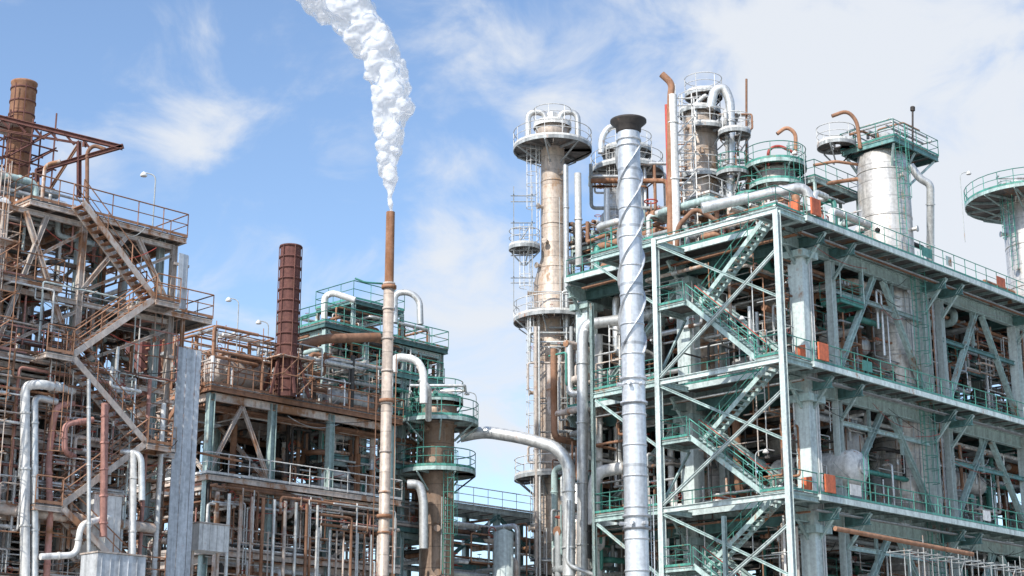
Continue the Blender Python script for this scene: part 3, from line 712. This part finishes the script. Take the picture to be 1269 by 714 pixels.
ppath(s,[(31,760,65),(31,478,65),(50,476,65),(90,484,67)],12,'white',.4,fl=2); ppath(s,[(43,760,65.2),(43,492,65.2),(70,498,66)],9,'clad',.3,fl=2)
ppath(s,[(90,500,67),(72,503,66),(66,520,66),(60,570,66),(62,640,66),(55,760,66)],8,'pink',.4,fl=1)
ppath(s,[(115,520,67),(80,526,66),(80,560,66),(92,566,67)],7,'pink',.3,fl=1)
ppath(s,[(130,500,67),(128,665,67)],9,'pink',fl=1); ppath(s,[(165,560,68),(163,760,68)],9,'white',fl=2); ppath(s,[(150,560,68),(175,562,68),(176,620,68)],8,'clad',.4)
ppath(s,[(-20,628,65),(60,638,66),(190,655,70)],13,'tan',fl=2.5); ppath(s,[(110,470,66),(110,760,66)],5,'clad',fl=2)
ppath(s,[(0,470,66),(60,480,67),(140,492,69)],8,'tan',fl=2); ppath(s,[(240,560,74),(300,572,76)],3,'rust')
ppath(s,[(50,690,65),(95,688,66),(100,650,66),(140,640,68)],8,'white',.4,fl=1)
for px,ya,yb,w,k in ((18,400,700,5,'rust'),(8,300,640,6,'tan'),(97,410,620,4,'white'),(146,430,600,5,'clad'),(186,470,720,5,'pink'),(203,500,740,6,'white'),(54,560,740,4,'clad'),(75,300,450,4,'white'),(12,520,740,6,'white'),(84,580,740,5,'white')): vpipe(s,px,ya,yb,66+px*.02,w,k,2)
s.done()
s=MB('clad_equipment_box')
for (px,py,w,h,dd,k) in ((122,655,1.3,2.6,68,'white'),(255,668,1.6,1.2,76,'white'),(140,705,2.2,1.0,66,'sid')):
    p=P(px,py,dd); s.box(p-A*w/2,p+A*w/2,1.2,h,k); s.box(p-A*(w/2+.04)+Z*(h/2+.04),p+A*(w/2+.04)+Z*(h/2+.04),1.3,.06,'tan')
    for i in range(int(w/.4)): q=p-A*(w/2-.2-.4*i)-B*.61; s.box(q-Z*h/2,q+Z*h/2,.03,.02,k,up=A)
    for u in (-w/2+.1,w/2-.1): s.box(V((p.x,p.y,0))+A*u,p+A*u-Z*h/2,.12,.12,'tan')
s.done()
s=MB('furnace_stack'); d=72; p=P(22,200,d); c=(p.x,p.y); R=S(32,d)/2
s.rev(c,[(R,0),(R,zz(106,d)),(R*1.06,zz(105,d)),(R*1.06,zz(103,d)),(R*.9,zz(103,d)),(R*.9,zz(150,d))],'rust',32,False)
for yq in range(112,250,16): s.hoop(c,zz(yq,d),R,.035,.08,'drust',32)
f5=lambda u,v,z=0:V((c[0],c[1],0))+A*u+B*v+Z*z
scaffold(s,f5,-1.3,1.0,-1.4,1.2,zz(260,d),zz(165,d),1.1,1.2,.95,'drust',.6,.2,.045)
s.ladder(V((c[0]+.1,c[1]-R-.2,0)),zz(250,d),zz(135,d),V((0,-1,0)),'drust',False); s.done()
s=MB('davit_gantry'); d=68
for (a,b,w) in (((-20,141),(152,183),.2),((45,212),(153,181),.18),((-20,158),(100,178),.09)):
    s.ib(P(*a,d),P(*b,d),w,w,'drust')
for px in (0,20,40,60,80,100): 
    y=141+(px+20)*.244; s.rod(P(px,y,d),P(px+12,y+14,d),.05,'drust')
for px,ya,yb in ((46,210,250),(98,175,245),(105,176,182)): s.ib(P(px,yb,d),P(px,ya,d),.16,.16,'drust')
ppath(s,[(108,252,68),(108,188,68),(116,180,68),(130,185,68)],5,'rust',.3)
ppath(s,[(52,250,67),(56,204,67),(75,200,67)],5,'tan',.3)
s.ib(P(52,250,d+2),P(98,178,d+2),.12,.12,'rust'); s.done()
equip('rooftop_equipment',fl_,(-9,3,1,6,lv[-1],lv[-1]+1.3),5,45)
def lamp(px,y0,y1,d,dr=-1):
    s=MB('gooseneck_lamp'); p=P(px,y1,d); h=zz(y0,d)
    top=V((p.x,p.y,h)); s.pipe([p,top,top+V((dr*.55,0,0.12))],.03,'grey',.3,6)
    e=top+V((dr*.55,0,.1)); s.sweep([e+V((0,0,.06)),e,e-V((0,0,.12)),e-V((0,0,.17))],[.03,.1,.17,.14],'white',12); s.done()
lamp(188,217,300,71); lamp(291,372,480,86); lamp(50,360,420,66); lamp(330,400,470,88); lamp(938,560,612,86,1); lamp(934,395,447,88,-1); lamp(1000,190,262,90); lamp(590,488,524,96,-1); lamp(1196,215,300,97,1)
# ------------------------------------------------------------ ground
s=MB('ground'); g=len(s.v)
for x,y in ((-1500,-500),(1500,-500),(1500,2500),(-1500,2500)): s.v.append(V((x,y,0)))
s.face((g,g+1,g+2,g+3),'conc'); s.done(V((0,0,0)))
s=MB('service_road'); g=len(s.v)
M['asph']=mk('asphalt',(.05,.05,.05),.1,.9)
for x,y in ((-200,30),(200,30),(200,40),(-200,40)): s.v.append(V((x,y,.004)))
s.face((0,1,2,3),'asph'); s.box(V((-200,40.1,.06)),V((200,40.1,.06)),.2,.12,'conc'); s.box(V((-200,29.9,.06)),V((200,29.9,.06)),.2,.12,'conc'); s.done(V((0,0,0)))
# ------------------------------------------------------------ steam
ctr=[(484.5,262,8),(484,250,12),(483.5,235,18),(482,215,26),(481,195,33),(482,170,38),(483,150,42),(487,128,52),(486,108,56),(477,88,54),(466,65,56),(455,42,62),(443,22,70),(426,2,84),(408,-15,92),(385,-40,100),(360,-75,112)]
d=80; me=bpy.data.meshes.new('steam_plume')
import bmesh
from mathutils import Matrix
bm=bmesh.new(); st0=random.Random(5)
for i in range(len(ctr)-1):
    a,b=ctr[i],ctr[i+1]
    for k in range(5):
        t=k/5; x=a[0]+(b[0]-a[0])*t; y=a[1]+(b[1]-a[1])*t; w=a[2]+(b[2]-a[2])*t
        for q in range(5 if w>20 else 1):
            f=st0.uniform(.28,.7) if w>20 else .95; rr=S(w,d)/2*f
            off=V((st0.uniform(-1,1),st0.uniform(-1,1),st0.uniform(-.5,.5)))*S(w,d)/2*((1-f)*1.15 if w>20 else .05)
            bmesh.ops.create_icosphere(bm,subdivisions=2,radius=rr,matrix=Matrix.Translation(P(x,y,d)+off))
bm.to_mesh(me); bm.free()
st=bpy.data.objects.new('steam_plume',me); bpy.context.scene.collection.objects.link(st)
rm=st.modifiers.new('r','REMESH'); rm.mode='VOXEL'; rm.voxel_size=.06; rm.use_smooth_shade=True
sm_=st.modifiers.new('s','SMOOTH'); sm_.factor=.5; sm_.iterations=14
for nm,sc,stg in (('a',1.3,.7),('b',.5,.2)):
    tx=bpy.data.textures.new(nm,'CLOUDS'); tx.noise_scale=sc; tx.noise_depth=2
    dm=st.modifiers.new(nm,'DISPLACE'); dm.texture=tx; dm.texture_coords='GLOBAL'; dm.strength=stg; dm.mid_level=.5
m=bpy.data.materials.new('steam'); m.use_nodes=True; nt=m.node_tree; nt.nodes.clear(); NN=nt.nodes.new; LL=nt.links.new
o=NN('ShaderNodeOutputMaterial'); df=NN('ShaderNodeBsdfDiffuse'); df.inputs[0].default_value=(.84,.85,.87,1); tr=NN('ShaderNodeBsdfTranslucent'); tr.inputs[0].default_value=(.92,.93,.95,1)
m1=NN('ShaderNodeMixShader'); m1.inputs[0].default_value=.5; LL(df.outputs[0],m1.inputs[1]); LL(tr.outputs[0],m1.inputs[2])
lw=NN('ShaderNodeLayerWeight'); lw.inputs[0].default_value=.5
g=NN('ShaderNodeNewGeometry'); nz=NN('ShaderNodeTexNoise'); nz.inputs['Scale'].default_value=1.6; nz.inputs['Detail'].default_value=5; LL(g.outputs['Position'],nz.inputs['Vector'])
ad=NN('ShaderNodeMath'); ad.operation='MULTIPLY_ADD'; LL(nz.outputs[0],ad.inputs[0]); ad.inputs[1].default_value=.8; LL(lw.outputs['Facing'],ad.inputs[2])
mr=NN('ShaderNodeMapRange'); mr.interpolation_type='SMOOTHSTEP'; mr.inputs[1].default_value=.6; mr.inputs[2].default_value=1.3; LL(ad.outputs[0],mr.inputs[0])
tp=NN('ShaderNodeBsdfTransparent'); m2=NN('ShaderNodeMixShader'); LL(mr.outputs[0],m2.inputs[0]); LL(m1.outputs[0],m2.inputs[1]); LL(tp.outputs[0],m2.inputs[2]); LL(m2.outputs[0],o.inputs['Surface'])
me.materials.append(m)
# ------------------------------------------------------------ world & sun
EL,AZ=42,215
sd=V((sin(rad(AZ))*cos(rad(EL)),cos(rad(AZ))*cos(rad(EL)),sin(rad(EL))))
w=bpy.data.worlds.new('World'); bpy.context.scene.world=w; w.use_nodes=True; nt=w.node_tree; N=nt.nodes; L=nt.links; N.clear()
out=N.new('ShaderNodeOutputWorld'); sky=N.new('ShaderNodeTexSky'); sky.sky_type='NISHITA'; sky.sun_disc=False; sky.sun_elevation=rad(EL); sky.sun_rotation=rad(AZ)
b1=N.new('ShaderNodeBackground'); b1.inputs[1].default_value=.15
tint=N.new('ShaderNodeMixRGB'); tint.blend_type='MULTIPLY'; tint.inputs[0].default_value=1; tint.inputs[2].default_value=(1.30,1.38,1.47,1); L.new(sky.outputs[0],tint.inputs[1]); L.new(tint.outputs[0],b1.inputs[0])
b2=N.new('ShaderNodeBackground'); b2.inputs[0].default_value=(.85,.89,.95,1); b2.inputs[1].default_value=.97
mix=N.new('ShaderNodeMixShader'); L.new(b1.outputs[0],mix.inputs[1]); L.new(b2.outputs[0],mix.inputs[2]); L.new(mix.outputs[0],out.inputs[0])
tc=N.new('ShaderNodeTexCoord'); gen=tc.outputs['Generated']
def mth(op,a,b=None):
    n=N.new('ShaderNodeMath'); n.operation=op
    for i,x in enumerate((a,b)):
        if x is None: continue
        if isinstance(x,(int,float)): n.inputs[i].default_value=x
        else: L.new(x,n.inputs[i])
    return n.outputs[0]
tot=None
for (px,py,r,wt) in ((1130,130,.20,.36),(900,110,.13,.22),(620,460,.11,.32),(600,300,.08,.12),(250,155,.05,.25),(240,35,.04,.2),(70,200,.05,.16),(700,90,.07,.18),(1200,330,.1,.3),(980,250,.15,.2),(610,40,.05,.15),(330,430,.09,.08),(560,150,.04,.08)):
    v=(P(px,py,100)-CAM).normalized(); n=N.new('ShaderNodeVectorMath'); n.operation='DISTANCE'; L.new(gen,n.inputs[0]); n.inputs[1].default_value=v
    mr=N.new('ShaderNodeMapRange'); mr.interpolation_type='SMOOTHSTEP'; L.new(n.outputs['Value'],mr.inputs[0]); mr.inputs[1].default_value=0; mr.inputs[2].default_value=r; mr.inputs[3].default_value=wt; mr.inputs[4].default_value=0
    tot=mr.outputs[0] if tot is None else mth('ADD',tot,mr.outputs[0])
vm=N.new('ShaderNodeVectorMath'); vm.operation='MULTIPLY'; L.new(gen,vm.inputs[0]); vm.inputs[1].default_value=(1,1,1.5)
nz=N.new('ShaderNodeTexNoise'); nz.inputs['Scale'].default_value=13; nz.inputs['Detail'].default_value=7; nz.inputs['Roughness'].default_value=.58; nz.inputs['Distortion'].default_value=.5; L.new(vm.outputs[0],nz.inputs['Vector'])
sm=mth('ADD',nz.outputs[0],tot)
mr=N.new('ShaderNodeMapRange'); mr.interpolation_type='SMOOTHSTEP'; L.new(sm,mr.inputs[0]); mr.inputs[1].default_value=.50; mr.inputs[2].default_value=.90; mr.inputs[4].default_value=.95
L.new(mr.outputs[0],mix.inputs[0])
sl=bpy.data.lights.new('sun','SUN'); sl.energy=5; sl.angle=rad(.5); sl.color=(1,.96,.89)
so=bpy.data.objects.new('sun',sl); so.rotation_euler=(-sd).to_track_quat('-Z','Y').to_euler(); so.location=(0,0,80); bpy.context.scene.collection.objects.link(so)
cd=bpy.data.cameras.new('camera'); co=bpy.data.objects.new('camera',cd); bpy.context.scene.collection.objects.link(co)
cd.sensor_width=36; cd.lens=36*F/1269; cd.clip_end=5000; co.location=CAM; co.rotation_euler=(pi/2+TH,0,0)
bpy.context.scene.camera=co
vs=bpy.context.scene.view_settings; vs.view_transform='Standard'; vs.look='None'; vs.exposure=0
print('faces',sum(len(o.data.polygons) for o in bpy.data.objects if o.type=='MESH'))
